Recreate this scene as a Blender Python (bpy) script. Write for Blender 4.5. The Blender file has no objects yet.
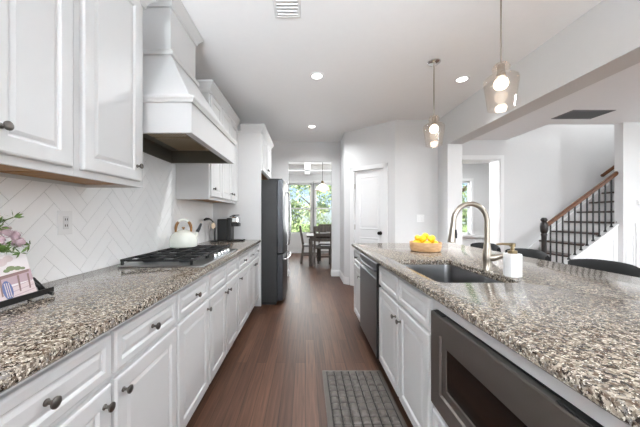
import bpy, bmesh, math, random
from mathutils import Vector, Matrix
random.seed(7)
C = bpy.context.scene.collection
SC = bpy.context.scene
PI = math.pi

# ------------------------------------------------------------------ camera, world, light, exposure
F_PX, PX, PY, CAM_H = 272.0, 305.5, 216.0, 1.24
cd = bpy.data.cameras.new('camera'); cam = bpy.data.objects.new('camera', cd); C.objects.link(cam)
cam.location = (0, 0, CAM_H); cam.rotation_euler = (PI/2, 0, 0)
cd.sensor_width = 36; cd.lens = 36*F_PX/640; cd.shift_x = (320-PX)/640; cd.shift_y = (PY-213.5)/640
cd.clip_start = 0.02
SC.camera = cam
SC.view_settings.view_transform = 'Standard'; SC.view_settings.look = 'None'
SC.view_settings.gamma = 1; SC.view_settings.use_curve_mapping = False
SC.view_settings.exposure = 0.8
try:
    SC.cycles.use_denoising = True
    SC.cycles.max_bounces = 10; SC.cycles.diffuse_bounces = 6; SC.cycles.transparent_max_bounces = 16
    SC.cycles.caustics_reflective = False; SC.cycles.caustics_refractive = False
except Exception: pass

w = bpy.data.worlds.new('sky'); SC.world = w; w.use_nodes = True
wn = w.node_tree.nodes; bg = wn['Background']
sky = wn.new('ShaderNodeTexSky'); sky.sky_type = 'HOSEK_WILKIE'; sky.turbidity = 3.5; sky.ground_albedo = 0.5
sky.sun_direction = Vector((-0.35, -0.75, 0.75)).normalized()
w.node_tree.links.new(sky.outputs[0], bg.inputs[0]); bg.inputs[1].default_value = 2.6

def light(name, kind, loc, energy, size=None, size_y=None, rot=(0,0,0), color=(1,1,1), **kw):
    l = bpy.data.lights.new(name, kind); l.energy = energy; l.color = color
    o = bpy.data.objects.new(name, l); C.objects.link(o); o.location = loc; o.rotation_euler = rot
    if kind == 'AREA':
        l.shape = 'RECTANGLE' if size_y else 'DISK'; l.size = size
        if size_y: l.size_y = size_y
    for k, v in kw.items(): setattr(l, k, v)
    return o
sun = light('sun', 'SUN', (0, 0, 12), 10.0, rot=(math.radians(48), 0, math.radians(-25)), color=(1, .95, .87)); sun.data.angle = .02
# added unseen fill panels; only the dining one stands for modelled windows
light('fill_rear', 'AREA', (0.6, -6.9, 1.45), 30, 3.6, 2.3, rot=(PI/2, 0, 0), color=(.90, .955, 1))  # added soft general fill from behind the camera
light('fill_ceiling_uplight', 'AREA', (-0.3, -5.6, .35), 660, 2.0, 1.6, rot=(PI/2+math.radians(46), 0, 0), color=(.87, .94, 1), spread=math.radians(66))  # added uplight behind the camera to brighten the ceiling
light('fill_living_side', 'AREA', (7.3, 1.9, 1.4), 22, 3.4, 2.0, rot=(PI/2, 0, PI/2), color=(.93, .97, 1))  # added side fill from the living room end
light('fill_living_overhead', 'AREA', (4.1, 2.2, 2.62), 62, .7, color=(.96, .98, 1))  # added overhead fill for the stair wall, no fixture modelled
light('fill_living_rear', 'AREA', (6.2, -6.9, 1.45), 90, 2.0, 2.2, rot=(PI/2, 0, 0), color=(.92, .965, 1), spread=math.radians(120))  # added panel in front of solid wall, fills the stair hall
light('daylight_dining', 'AREA', (0.1, 8.95, 1.5), 45, 2.4, 1.6, rot=(-PI/2, 0, 0), color=(.95, .98, 1))
light('fill_foyer', 'AREA', (2.9, 7.1, 2.6), 85, 1.6, 1.0, rot=(0, 0, 0), color=(.95, .98, 1))  # added downward fill under the foyer ceiling, away from its window
light('fill_stairwell', 'AREA', (5.6, 4.85, 4.3), 15, 1.6, .7, rot=(0, 0, 0), color=(.97, .985, 1))  # added fill above the stairs, inside the closed stairwell

# ------------------------------------------------------------------ materials
def lin(h):
    h = h.lstrip('#'); r = [int(h[i:i+2], 16)/255 for i in (0, 2, 4)]
    return tuple((c/12.92 if c <= .04045 else ((c+.055)/1.055)**2.4) for c in r) + (1,)
def mat(name, col, rough=.5, metal=0, spec=.5, noise=0, nscale=20, bump=0, bscale=200, coat=0, aniso=None):
    m = bpy.data.materials.new(name); m.use_nodes = True
    nt = m.node_tree; b = nt.nodes['Principled BSDF']
    c = lin(col) if isinstance(col, str) else col
    b.inputs['Base Color'].default_value = c
    b.inputs['Roughness'].default_value = rough; b.inputs['Metallic'].default_value = metal
    b.inputs['Specular IOR Level'].default_value = spec
    if coat: b.inputs['Coat Weight'].default_value = coat; b.inputs['Coat Roughness'].default_value = .08
    tc = nt.nodes.new('ShaderNodeTexCoord')
    if noise or True:
        n = nt.nodes.new('ShaderNodeTexNoise'); n.inputs['Scale'].default_value = nscale; n.inputs['Detail'].default_value = 3
        nt.links.new(tc.outputs['Object'], n.inputs['Vector'])
        r = nt.nodes.new('ShaderNodeMapRange'); nt.links.new(n.outputs[0], r.inputs[0])
        k = noise or .02
        r.inputs[3].default_value = 1-k; r.inputs[4].default_value = 1+k*.4
        mx = nt.nodes.new('ShaderNodeMix'); mx.data_type = 'RGBA'; mx.blend_type = 'MULTIPLY'; mx.inputs[0].default_value = 1
        mx.inputs[6].default_value = c; nt.links.new(r.outputs[0], mx.inputs[7]); nt.links.new(mx.outputs[2], b.inputs['Base Color'])
    if bump:
        n2 = nt.nodes.new('ShaderNodeTexNoise'); n2.inputs['Scale'].default_value = bscale
        nt.links.new(tc.outputs['Object'], n2.inputs['Vector'])
        if aniso:
            mp = nt.nodes.new('ShaderNodeMapping'); mp.inputs['Scale'].default_value = aniso
            nt.links.new(tc.outputs['Object'], mp.inputs[0]); nt.links.new(mp.outputs[0], n2.inputs['Vector'])
        bp = nt.nodes.new('ShaderNodeBump'); bp.inputs['Strength'].default_value = bump; bp.inputs['Distance'].default_value = .002
        nt.links.new(n2.outputs[0], bp.inputs['Height']); nt.links.new(bp.outputs[0], b.inputs['Normal'])
    return m
def emit(name, col, s):
    m = bpy.data.materials.new(name); m.use_nodes = True; nt = m.node_tree
    for n in list(nt.nodes): nt.nodes.remove(n)
    e = nt.nodes.new('ShaderNodeEmission'); o = nt.nodes.new('ShaderNodeOutputMaterial')
    e.inputs[0].default_value = lin(col); e.inputs[1].default_value = s; nt.links.new(e.outputs[0], o.inputs[0]); return m
def thin_glass(name, tint='#ffffff', refl=.08, rough=.02, body=0.0, body_col='#ffffff'):
    m = bpy.data.materials.new(name); m.use_nodes = True; nt = m.node_tree
    for n in list(nt.nodes): nt.nodes.remove(n)
    t = nt.nodes.new('ShaderNodeBsdfTransparent'); t.inputs[0].default_value = lin(tint)
    g = nt.nodes.new('ShaderNodeBsdfGlossy'); g.inputs['Roughness'].default_value = rough
    lw = nt.nodes.new('ShaderNodeLayerWeight'); lw.inputs[0].default_value = .35
    ma = nt.nodes.new('ShaderNodeMath'); ma.operation = 'MULTIPLY_ADD'; ma.inputs[1].default_value = .28; ma.inputs[2].default_value = refl
    nt.links.new(lw.outputs['Facing'], ma.inputs[0]); ma.use_clamp = True
    mx = nt.nodes.new('ShaderNodeMixShader'); o = nt.nodes.new('ShaderNodeOutputMaterial')
    nt.links.new(ma.outputs[0], mx.inputs[0]); nt.links.new(t.outputs[0], mx.inputs[1]); nt.links.new(g.outputs[0], mx.inputs[2])
    last = mx
    if body:
        d = nt.nodes.new('ShaderNodeBsdfTranslucent'); d.inputs[0].default_value = lin(body_col)
        m2 = nt.nodes.new('ShaderNodeMixShader'); m2.inputs[0].default_value = body
        nt.links.new(mx.outputs[0], m2.inputs[1]); nt.links.new(d.outputs[0], m2.inputs[2]); last = m2
    nt.links.new(last.outputs[0], o.inputs[0]); return m
def granite():
    m = bpy.data.materials.new('granite'); m.use_nodes = True; nt = m.node_tree; L = nt.links; N = nt.nodes
    b = N['Principled BSDF']; b.inputs['Roughness'].default_value = .12; b.inputs['Specular IOR Level'].default_value = .5
    tc = N.new('ShaderNodeTexCoord')
    def noise(s, d=4, r=.6, dist=0):
        n = N.new('ShaderNodeTexNoise'); n.inputs['Scale'].default_value = s; n.inputs['Detail'].default_value = d
        n.inputs['Roughness'].default_value = r; n.inputs['Distortion'].default_value = dist
        L.new(tc.outputs['Object'], n.inputs['Vector']); return n.outputs[0]
    def ramp(src, pts):
        r = N.new('ShaderNodeValToRGB'); e = r.color_ramp.elements
        while len(e) < len(pts): e.new(.5)
        for i, (p, c) in enumerate(pts): e[i].position = p; e[i].color = lin(c)
        L.new(src, r.inputs[0]); return r.outputs[0]
    def mix(f, a, c, mode='MIX'):
        x = N.new('ShaderNodeMix'); x.data_type = 'RGBA'; x.blend_type = mode
        if isinstance(f, (int, float)): x.inputs[0].default_value = f
        else: L.new(f, x.inputs[0])
        L.new(a, x.inputs[6])
        if isinstance(c, str): x.inputs[7].default_value = lin(c)
        else: L.new(c, x.inputs[7])
        return x.outputs[2]
    def step(src, a, c):
        r = N.new('ShaderNodeMapRange'); r.inputs[1].default_value = a; r.inputs[2].default_value = c; L.new(src, r.inputs[0]); return r.outputs[0]
    v = N.new('ShaderNodeTexVoronoi'); v.inputs['Scale'].default_value = 132; v.inputs['Randomness'].default_value = 1
    L.new(tc.outputs['Object'], v.inputs['Vector'])
    sep = N.new('ShaderNodeSeparateColor'); L.new(v.outputs['Color'], sep.inputs[0])
    base = ramp(sep.outputs[0], [(0, '#5f564c'), (.3, '#7b7164'), (.6, '#9c9183'), (1, '#bdb4a5')])
    base = mix(step(noise(62, 3), .52, .60), base, '#5f4f42')
    base = mix(step(noise(42, 5, .7), .56, .62), base, '#7f7b77')
    base = mix(step(noise(90, 4, .7, .6), .535, .565), base, '#2a221d')
    base = mix(step(noise(140, 2, .6), .61, .65), base, '#e6dfd2')
    L.new(base, b.inputs['Base Color'])
    return m
def wood_floor():
    m = bpy.data.materials.new('dark_wood_floor'); m.use_nodes = True; nt = m.node_tree; L = nt.links; N = nt.nodes
    b = N['Principled BSDF']; tc = N.new('ShaderNodeTexCoord')
    mp = N.new('ShaderNodeMapping'); mp.inputs['Rotation'].default_value = (0, 0, PI/2); L.new(tc.outputs['Object'], mp.inputs[0])
    br = N.new('ShaderNodeTexBrick'); L.new(mp.outputs[0], br.inputs['Vector'])
    br.inputs['Scale'].default_value = 1; br.inputs['Brick Width'].default_value = 1.15; br.inputs['Row Height'].default_value = .083
    br.inputs['Mortar Size'].default_value = .0012; br.inputs['Bias'].default_value = 0; br.offset = .37
    br.inputs['Color1'].default_value = lin('#5f4232'); br.inputs['Color2'].default_value = lin('#483024'); br.inputs['Mortar'].default_value = lin('#20120d')
    m2 = N.new('ShaderNodeMapping'); m2.inputs['Scale'].default_value = (60, 2.5, 1); L.new(tc.outputs['Object'], m2.inputs[0])
    n = N.new('ShaderNodeTexNoise'); n.inputs['Scale'].default_value = 1; n.inputs['Detail'].default_value = 6; n.inputs['Distortion'].default_value = .6
    L.new(m2.outputs[0], n.inputs['Vector'])
    r = N.new('ShaderNodeMapRange'); r.inputs[1].default_value = .3; r.inputs[2].default_value = .7; r.inputs[3].default_value = .62; r.inputs[4].default_value = 1.3; L.new(n.outputs[0], r.inputs[0])
    x = N.new('ShaderNodeMix'); x.data_type = 'RGBA'; x.blend_type = 'MULTIPLY'; x.inputs[0].default_value = 1
    L.new(br.outputs['Color'], x.inputs[6]); L.new(r.outputs[0], x.inputs[7]); L.new(x.outputs[2], b.inputs['Base Color'])
    b.inputs['Roughness'].default_value = .4; b.inputs['Specular IOR Level'].default_value = .3
    bp = N.new('ShaderNodeBump'); bp.inputs['Strength'].default_value = .15; bp.inputs['Distance'].default_value = .001
    L.new(x.outputs[2], bp.inputs['Height']); L.new(bp.outputs[0], b.inputs['Normal'])
    return m
def grain(name, c1, c2, sc=(40, 40, 3), rough=.5):
    m = bpy.data.materials.new(name); m.use_nodes = True; nt = m.node_tree; L = nt.links; N = nt.nodes
    b = N['Principled BSDF']; tc = N.new('ShaderNodeTexCoord'); mp = N.new('ShaderNodeMapping'); mp.inputs['Scale'].default_value = sc
    L.new(tc.outputs['Object'], mp.inputs[0]); n = N.new('ShaderNodeTexNoise'); n.inputs['Scale'].default_value = 1; n.inputs['Detail'].default_value = 5
    L.new(mp.outputs[0], n.inputs['Vector']); r = N.new('ShaderNodeValToRGB'); L.new(n.outputs[0], r.inputs[0])
    r.color_ramp.elements[0].position = .3; r.color_ramp.elements[0].color = lin(c1); r.color_ramp.elements[1].position = .7; r.color_ramp.elements[1].color = lin(c2)
    L.new(r.outputs[0], b.inputs['Base Color']); b.inputs['Roughness'].default_value = rough
    return m
M = dict(
    tray=mat('bright_steel', '#b4b5b6', .28, 1),
    palewood=mat('pale_beech', '#d9c4a8', .5),
    wall=mat('wall_paint', '#dedede', .75, spec=.25, bump=.03), ceil=mat('ceiling_paint', '#f7f7f7', .85, spec=.2),
    trim=mat('trim_paint', '#efefef', .4), cab=mat('cabinet_paint', '#d6d6d6', .38), cabin=mat('cabinet_frame_paint', '#d4d4d4', .4),
    ply=grain('plywood', '#8f5f28', '#b07f3c', (6, 60, 60), .5), tile=mat('white_tile', '#fafafa', .3), grout=mat('grout', '#b4b4b4', .9),
    granite=granite(), floor=wood_floor(),
    steel=mat('stainless', '#606367', .3, 1, bump=.05, bscale=60, aniso=(1, 1, 40)), steel_d=mat('dark_stainless', '#4b4c4f', .33, 1),
    sinksteel=mat('sink_steel', '#8f8f90', .3, 1), slate=mat('slate_metal', '#5d5752', .42, .55), nickel=mat('brushed_nickel', '#a89f94', .28, 1),
    knob=mat('knob_metal', '#77736e', .3, 1), chrome=mat('chrome', '#d8d8d8', .1, 1), black=mat('black_plastic', '#141414', .35), iron=mat('cast_iron', '#101011', .5),
    dark=mat('dark_recess', '#0a0a0a', .6), fridge_side=mat('fridge_side_paint', '#202020', .45), rubber=mat('grey_anti_fatigue', '#5a534d', .55, noise=.2, nscale=35, bump=.1, bscale=120), rubber_shade=mat('rubber_groove_shade', '#2e2a27', .7),
    kettle=mat('cream_enamel', '#eef0e6', .2, coat=.4), kwood=grain('kettle_wood', '#6b4420', '#a87a40', (50, 50, 8), .45), white=mat('white_ceramic', '#f2f2f2', .25),
    gold=mat('brass', '#8f7e62', .3, 1), lemon=mat('lemon_peel', '#f5c915', .45, bump=.3, bscale=180), bowl=grain('bowl_wood', '#b98d60', '#d6b084', (18, 18, 90), .5),
    leather=mat('black_leather', '#121314', .6, spec=.25, bump=.1), stoolwood=grain('stool_wood', '#8d6a48', '#b08a62', (30, 30, 6), .5), oak=grain('handrail_oak', '#4a2a15', '#6b4020', (8, 40, 40), .35),
    newel=mat('dark_stained_wood', '#1c1613', .4), tread=grain('tread_wood', '#33221b', '#4a3127', (30, 4, 30), .35), rusty=grain('grey_rustic_wood', '#3f3733', '#6b625a', (40, 40, 5), .6),
    leaf=mat('leaf_green', '#93a877', .6, noise=.4, nscale=1.2), leaf2=mat('leaf_light', '#b0c08f', .6, noise=.4, nscale=1.1), bark=mat('bark', '#6b5a48', .9), lawn=mat('lawn', '#7d9a55', .95, noise=.3, nscale=3),
    sprig=mat('sprig_green', '#5e7a3a', .6), pink=mat('pink_petal', '#cdb4bd', .7), board=mat('printed_board', '#e6dfe0', .5),
    glass=thin_glass('window_glass', '#ffffff', .03), shade=thin_glass('pendant_glass', '#fffcf9', .02, .05, .0, '#ffe9dd'), opal=thin_glass('opal_glass', '#ffffff', .05, .05, .45, '#ffffff'),
    bulb=emit('bulb_glow', '#fff1dd', 3.5), lens=emit('downlight_lens', '#fffaf2', 5), plate=mat('switch_plate', '#f0f0f0', .35), vent=mat('vent_grey', '#77787a', .5), ventw=mat('vent_white', '#dedede', .5),
    liner=mat('hood_liner_steel', '#77746a', .4, .6), filt=mat('hood_filter_steel', '#b8a88c', .35, .8), bglass=mat('black_glass', '#060606', .06), knobblack=mat('oil_rubbed_bronze', '#1d1a18', .35, .6),
    art1=mat('art_mauve', '#b79fa6', .6), art2=mat('art_brown', '#8a6f6a', .6), art3=mat('art_blue', '#5f6c99', .6), art4=mat('art_green', '#7d8a66', .6), art5=mat('art_rose', '#d6c6c6', .6),
)

# ------------------------------------------------------------------ helpers
def nb(): return bmesh.new()
def obj(name, bm, m, parent=None, smooth=False, world=True):
    bmesh.ops.recalc_face_normals(bm, faces=bm.faces[:])
    me = bpy.data.meshes.new(name); bm.to_mesh(me); bm.free()
    ms = m if isinstance(m, (list, tuple)) else [m]
    for x in ms: me.materials.append(M[x] if isinstance(x, str) else x)
    if smooth:
        for p in me.polygons: p.use_smooth = True
        try: me.set_sharp_from_angle(angle=math.radians(smooth if smooth > 1 else 40))
        except Exception: pass
    o = bpy.data.objects.new(name, me); C.objects.link(o)
    if parent:
        o.parent = parent
        if world and parent.type == 'EMPTY': o.location = -parent.location
    return o
def tag(o, label, cat, group=None):
    o['label'] = label; o['category'] = cat
    if group: o['group'] = group
    return o
def thing(name, label, cat, loc=(0, 0, 0), rz=0, group=None):
    o = bpy.data.objects.new(name, None); C.objects.link(o); o.empty_display_size = .1
    o.location = loc; o.rotation_euler = (0, 0, rz); return tag(o, label, cat, group)
def struct(name, bm, m, parent=None, smooth=False):
    o = obj(name, bm, m, parent, smooth)
    if not parent: o['kind'] = 'structure'
    return o
def dup(root, loc, rz=None, label=None):
    r = root.copy(); C.objects.link(r); r.location = loc
    if rz is not None: r.rotation_euler = (0, 0, rz)
    if label: r['label'] = label
    for ch in list(root.children):
        c = ch.copy(); C.objects.link(c); c.parent = r
        for g in list(ch.children):
            d = g.copy(); C.objects.link(d); d.parent = c
    return r
def box(bm, x0, x1, y0, y1, z0, z1, bev=0, seg=1):
    x0, x1 = min(x0, x1), max(x0, x1); y0, y1 = min(y0, y1), max(y0, y1); z0, z1 = min(z0, z1), max(z0, z1)
    v = [bm.verts.new(p) for p in ((x0,y0,z0),(x1,y0,z0),(x1,y1,z0),(x0,y1,z0),(x0,y0,z1),(x1,y0,z1),(x1,y1,z1),(x0,y1,z1))]
    fs = [bm.faces.new([v[i] for i in q]) for q in ((3,2,1,0),(4,5,6,7),(0,1,5,4),(1,2,6,5),(2,3,7,6),(3,0,4,7))]
    if bev:
        es = list({e for f in fs for e in f.edges})
        bmesh.ops.bevel(bm, geom=es, offset=bev, segments=seg, affect='EDGES', profile=.5)
    return bm
def B(*a, **k): return box(nb(), *a, **k)
def rings(bm, O, U, V, N, w, h, rs, cap=True, back=True):
    """nested rectangles (inset, depth) in the frame O + u*U + v*V + n*N"""
    O, U, V, N = Vector(O), Vector(U), Vector(V), Vector(N); prev = None; first = None
    for ins, d in rs:
        ins2 = min(ins, min(w, h)/2-.002)
        cur = [bm.verts.new(O+U*u+V*v+N*d) for u, v in ((ins2, ins2), (w-ins2, ins2), (w-ins2, h-ins2), (ins2, h-ins2))]
        if prev:
            for i in range(4): bm.faces.new((prev[i], prev[(i+1) % 4], cur[(i+1) % 4], cur[i]))
        else: first = cur
        prev = cur
    if cap: bm.faces.new(prev)
    if back: bm.faces.new(first[::-1])
    return bm
def frame_of(axis):
    a = Vector(axis).normalized(); t = Vector((0, 0, 1)) if abs(a.z) < .9 else Vector((1, 0, 0))
    u = a.cross(t).normalized(); return a, u, a.cross(u).normalized()
def lathe(bm, prof, O=(0, 0, 0), axis=(0, 0, 1), seg=20, sx=1, sy=1):
    a, u, v = frame_of(axis); O = Vector(O); prev = None
    for r, h in prof:
        if r < 1e-6: cur = [bm.verts.new(O+a*h)]
        else: cur = [bm.verts.new(O+a*h+(u*math.cos(2*PI*i/seg)*sx+v*math.sin(2*PI*i/seg)*sy)*r) for i in range(seg)]
        if prev:
            if len(prev) == 1 and len(cur) > 1:
                for i in range(seg): bm.faces.new((prev[0], cur[i], cur[(i+1) % seg]))
            elif len(cur) == 1 and len(prev) > 1:
                for i in range(seg): bm.faces.new((prev[i], prev[(i+1) % seg], cur[0]))
            elif len(cur) > 1:
                for i in range(seg): bm.faces.new((prev[i], prev[(i+1) % seg], cur[(i+1) % seg], cur[i]))
        prev = cur
    return bm
def tube(bm, pts, r, seg=10, cap=True, flat=None):
    pts = [Vector(p) for p in pts]; n = len(pts); prev = None; u = None
    for i, p in enumerate(pts):
        t = (pts[min(i+1, n-1)]-pts[max(i-1, 0)]).normalized()
        if u is None: _, u, _ = frame_of(t)
        u = (u-t*u.dot(t)).normalized(); v = t.cross(u)
        rr = r[i] if isinstance(r, (list, tuple)) else r
        cur = [bm.verts.new(p+(u*math.cos(2*PI*k/seg)+v*math.sin(2*PI*k/seg))*rr) for k in range(seg)]
        if prev:
            for k in range(seg): bm.faces.new((prev[k], prev[(k+1) % seg], cur[(k+1) % seg], cur[k]))
        elif cap: bm.faces.new(cur[::-1])
        prev = cur
    if cap: bm.faces.new(prev)
    return bm
def beam(bm, a, b, w, h, up=(0, 0, 1)):
    a, b = Vector(a), Vector(b); t = (b-a).normalized(); s = t.cross(Vector(up))
    s = s.normalized() if s.length > 1e-4 else Vector((1, 0, 0)); q = s.cross(t).normalized()
    vs = [bm.verts.new(p+s*i*w/2+q*j*h/2) for p in (a, b) for i, j in ((-1,-1),(1,-1),(1,1),(-1,1))]
    for f in ((0,1,2,3),(7,6,5,4),(0,4,5,1),(1,5,6,2),(2,6,7,3),(3,7,4,0)): bm.faces.new([vs[i] for i in f])
    return bm
def sweep(bm, path, prof, side=1):
    """profile (out, z) swept along a plan path with mitred corners; out goes to the right of the path for side=1"""
    P = [Vector((p[0], p[1], 0)) for p in path]; n = len(P); prev = None
    for i in range(n):
        ds = []
        if i > 0: ds.append((P[i]-P[i-1]).normalized())
        if i < n-1: ds.append((P[i+1]-P[i]).normalized())
        ns = [Vector((d.y, -d.x, 0))*side for d in ds]
        o = ns[0] if len(ns) == 1 else (ns[0]+ns[1])/(1+ns[0].dot(ns[1]))
        cur = [bm.verts.new(P[i]+o*a+Vector((0, 0, z))) for a, z in prof]
        k = len(prof)
        if prev:
            for j in range(k): bm.faces.new((prev[j], prev[(j+1) % k], cur[(j+1) % k], cur[j]))
        else: bm.faces.new(cur)
        prev = cur
    bm.faces.new(prev[::-1])
    return bm
def prism(bm, pts, d):
    """polygon pts (3D) extruded by vector d"""
    d = Vector(d); a = [bm.verts.new(Vector(p)) for p in pts]; b = [bm.verts.new(Vector(p)+d) for p in pts]; n = len(a)
    bm.faces.new(a[::-1]); bm.faces.new(b)
    for i in range(n): bm.faces.new((a[i], a[(i+1) % n], b[(i+1) % n], b[i]))
    return bm
def wall_x(x0, x1, y0, y1, z0, z1, holes=()):
    """wall box with openings given as (x0,x1,z0,z1)"""
    bm = nb(); xs = sorted({x0, x1, *[h[0] for h in holes], *[h[1] for h in holes]}); zs = sorted({z0, z1, *[h[2] for h in holes], *[h[3] for h in holes]})
    for a, b in zip(xs, xs[1:]):
        for c, d in zip(zs, zs[1:]):
            mx, mz = (a+b)/2, (c+d)/2
            if not any(h[0] < mx < h[1] and h[2] < mz < h[3] for h in holes): box(bm, a, b, y0, y1, c, d)
    return bm
def wall_yz(x0, x1, y0, y1, z0, z1, holes=()):
    bm = nb(); ys = sorted({y0, y1, *[h[0] for h in holes], *[h[1] for h in holes]}); zs = sorted({z0, z1, *[h[2] for h in holes], *[h[3] for h in holes]})
    for a, b in zip(ys, ys[1:]):
        for c, d in zip(zs, zs[1:]):
            my, mz = (a+b)/2, (c+d)/2
            if not any(h[0] < my < h[1] and h[2] < mz < h[3] for h in holes): box(bm, x0, x1, a, b, c, d)
    return bm

# ------------------------------------------------------------------ setting
H = 2.77
WL = -1.275                                     # left wall face
YF = 5.60                                       # wall with the opening to the dining room
XS, XS2, ZS = 2.11, 2.33, 2.31                  # dropped beam on the right
struct('floor', B(-3.2, 7.6, -7.2, 9.3, -.12, 0), 'floor')
bm = nb(); box(bm, -3.2, 4.05, -7.2, 9.3, H, H+.12); box(bm, 4.05, 7.6, -7.2, 4.55, H, H+.12); box(bm, 4.05, 7.6, 5.60, 9.3, H, H+.12); box(bm, 6.6, 7.6, 4.55, 5.6, H, H+.12)
struct('ceiling', bm, 'ceil')
struct('ceiling_stairwell', B(3.9, 6.8, 4.4, 5.6, 4.6, 4.7), 'ceil')
bm = nb(); box(bm, 3.95, 4.05, 4.45, 5.6, H+.12, 4.6); box(bm, 6.6, 6.7, 4.45, 5.6, H+.12, 4.6); box(bm, 3.95, 6.7, 4.45, 4.55, H+.12, 4.6); box(bm, 4.05, 6.6, 5.48, 5.6, H, 4.6)
struct('wall_stairwell', bm, 'wall')
struct('wall_left', B(WL-.12, WL, -7.1, YF, 0, H), 'wall')
struct('wall_rear', wall_x(-1.4, 7.6, -7.22, -7.1, 0, H, [(-1.1, 3.3, .05, 2.5)]), 'wall')
struct('wall_right', wall_yz(7.4, 7.52, -7.1, 9.2, 0, H, [(-.3, 3.6, .3, 2.3)]), 'wall')
OX0, OX1, OZ = -.355, .545, 2.37
struct('wall_back', wall_x(-3.1, .83, YF, YF+.13, 0, H, [(OX0, OX1, 0, OZ)]), 'wall')
# pantry block: short side wall, diagonal wall with door, flat wall
PA, PB = Vector((.71, 4.98, 0)), Vector((1.426, 4.335, 0))
struct('wall_pantry_side', B(.71, .83, 4.98, YF, 0, H), 'wall')
dd = (PB-PA); PL = dd.length; pu = dd.normalized(); pn = Vector((pu.y, -pu.x, 0))  # pn points to the camera side
if pn.y > 0: pn = -pn
DX0, DX1, DZ = .175, .80, 2.06                     # door leaf span along the diagonal
bm = nb()
def dquad(a, b, z0, z1, n0=0, n1=-.12, bmm=None):
    prism(bmm, [PA+pu*a+pn*n0+Vector((0,0,z0)), PA+pu*b+pn*n0+Vector((0,0,z0)), PA+pu*b+pn*n1+Vector((0,0,z0)), PA+pu*a+pn*n1+Vector((0,0,z0))], (0, 0, z1-z0))
dquad(0, DX0, 0, H, bmm=bm); dquad(DX1, PL, 0, H, bmm=bm); dquad(DX0, DX1, DZ, H, bmm=bm)
struct('wall_pantry_diagonal', bm, 'wall')
struct('wall_pantry_front', B(1.426, XS2, 4.335, 4.455, 0, H), 'wall')
struct('wall_pantry_right', B(2.21, XS2, 4.455, 5.48, 0, H), 'wall')
struct('trim_pier', B(XS, XS2, 4.04, 4.335, 0, ZS, bev=.004), 'wall')
struct('trim_beam', B(XS, XS2, -2.6, 4.335, ZS, H), 'wall')
# hall behind with doorway and stair
YB = 5.48
struct('wall_hall', wall_x(XS2, 7.4, YB, YB+.30, 0, H, [(2.62, 3.92, 0, 2.39)]), 'wall')
struct('wall_stair', B(5.20, 7.4, 4.45, 4.58, 0, H), 'wall')
struct('wall_foyer', wall_x(1.0, 7.4, 8.0, 8.12, 0, H, [(3.72, 4.86, .70, 2.27)]), 'wall')
struct('wall_dining_right', B(2.4, 2.5, YF+.13, 9.1, 0, H), 'wall')
struct('wall_dining_left', B(-3.1, -3.0, YF+.13, 9.1, 0, H), 'wall')
struct('wall_dining', wall_x(-3.1, 2.5, 9.1, 9.24, 0, H, [(-.60, .215, .64, 2.34), (.315, 1.13, .64, 2.34)]), 'wall')

BASE = [(0, 0), (.014, 0), (.014, .09), (.006, .125), (0, .13)]
struct('baseboard_back', sweep(sweep(nb(), [(-.55, YF), (OX0, YF), (OX0, YF+.13)], BASE, 1), [(OX1, YF+.13), (OX1, YF), (.71, YF), (.71, 4.98), tuple((PA+pu*(DX0-.075))[:2])], BASE, 1), 'trim')
struct('baseboard_pantry', sweep(nb(), [tuple((PA+pu*(DX1+.075))[:2]), (1.426, 4.335), (XS, 4.335), (XS, 4.04), (XS2, 4.04)], BASE, 1), 'trim')
struct('baseboard_hall', sweep(nb(), [(3.99, YB), (4.16, YB)], BASE, 1), 'trim')
struct('baseboard_dining', sweep(nb(), [(-3.0, 9.1), (2.4, 9.1)], BASE, 1), 'trim')
# opening lining, chair rail, dining-room beams and cornice
bm = nb(); box(bm, -3.0, 2.4, 9.06, 9.1, .58, .64); box(bm, -3.0, 2.4, 9.085, 9.1, .13, .58)
for x in (-.56, -.05, .46, .97): box(bm, x, x+.42, 9.075, 9.086, .2, .5)
struct('trim_wainscot', bm, 'trim')
bm = nb()
for y in (6.55, 8.1): box(bm, -3.0, 2.4, y, y+.18, H-.16, H)
for x in (-1.1, -.03): box(bm, x, x+.17, YF+.13, 9.1, H-.16, H)
sweep(bm, [(-3.0, 9.1), (2.4, 9.1)], [(0, H-.14), (.02, H-.14), (.1, H-.03), (.1, H), (0, H)], 1)
struct('trim_dining_beams', bm, 'trim')
bm = nb(); box(bm, 3.92, 3.99, YB-.018, YB, 0, 2.46); box(bm, 2.55, 3.92, YB-.018, YB, 2.39, 2.46); box(bm, 3.905, 3.92, YB+.0, YB+.3, 0, 2.375); box(bm, 2.62, 3.92, YB+.0, YB+.3, 2.375, 2.39)
struct('trim_hall_doorway', bm, 'trim')
bm = nb(); box(bm, 3.0, 7.3, 7.975, 8.0, .60, .66); box(bm, 3.0, 7.3, 7.985, 8.0, 0, .13)
for x in (4.98, 5.6): box(bm, x, x+.5, 7.985, 8.0, .2, .52)
struct('trim_foyer', bm, 'trim')

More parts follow.
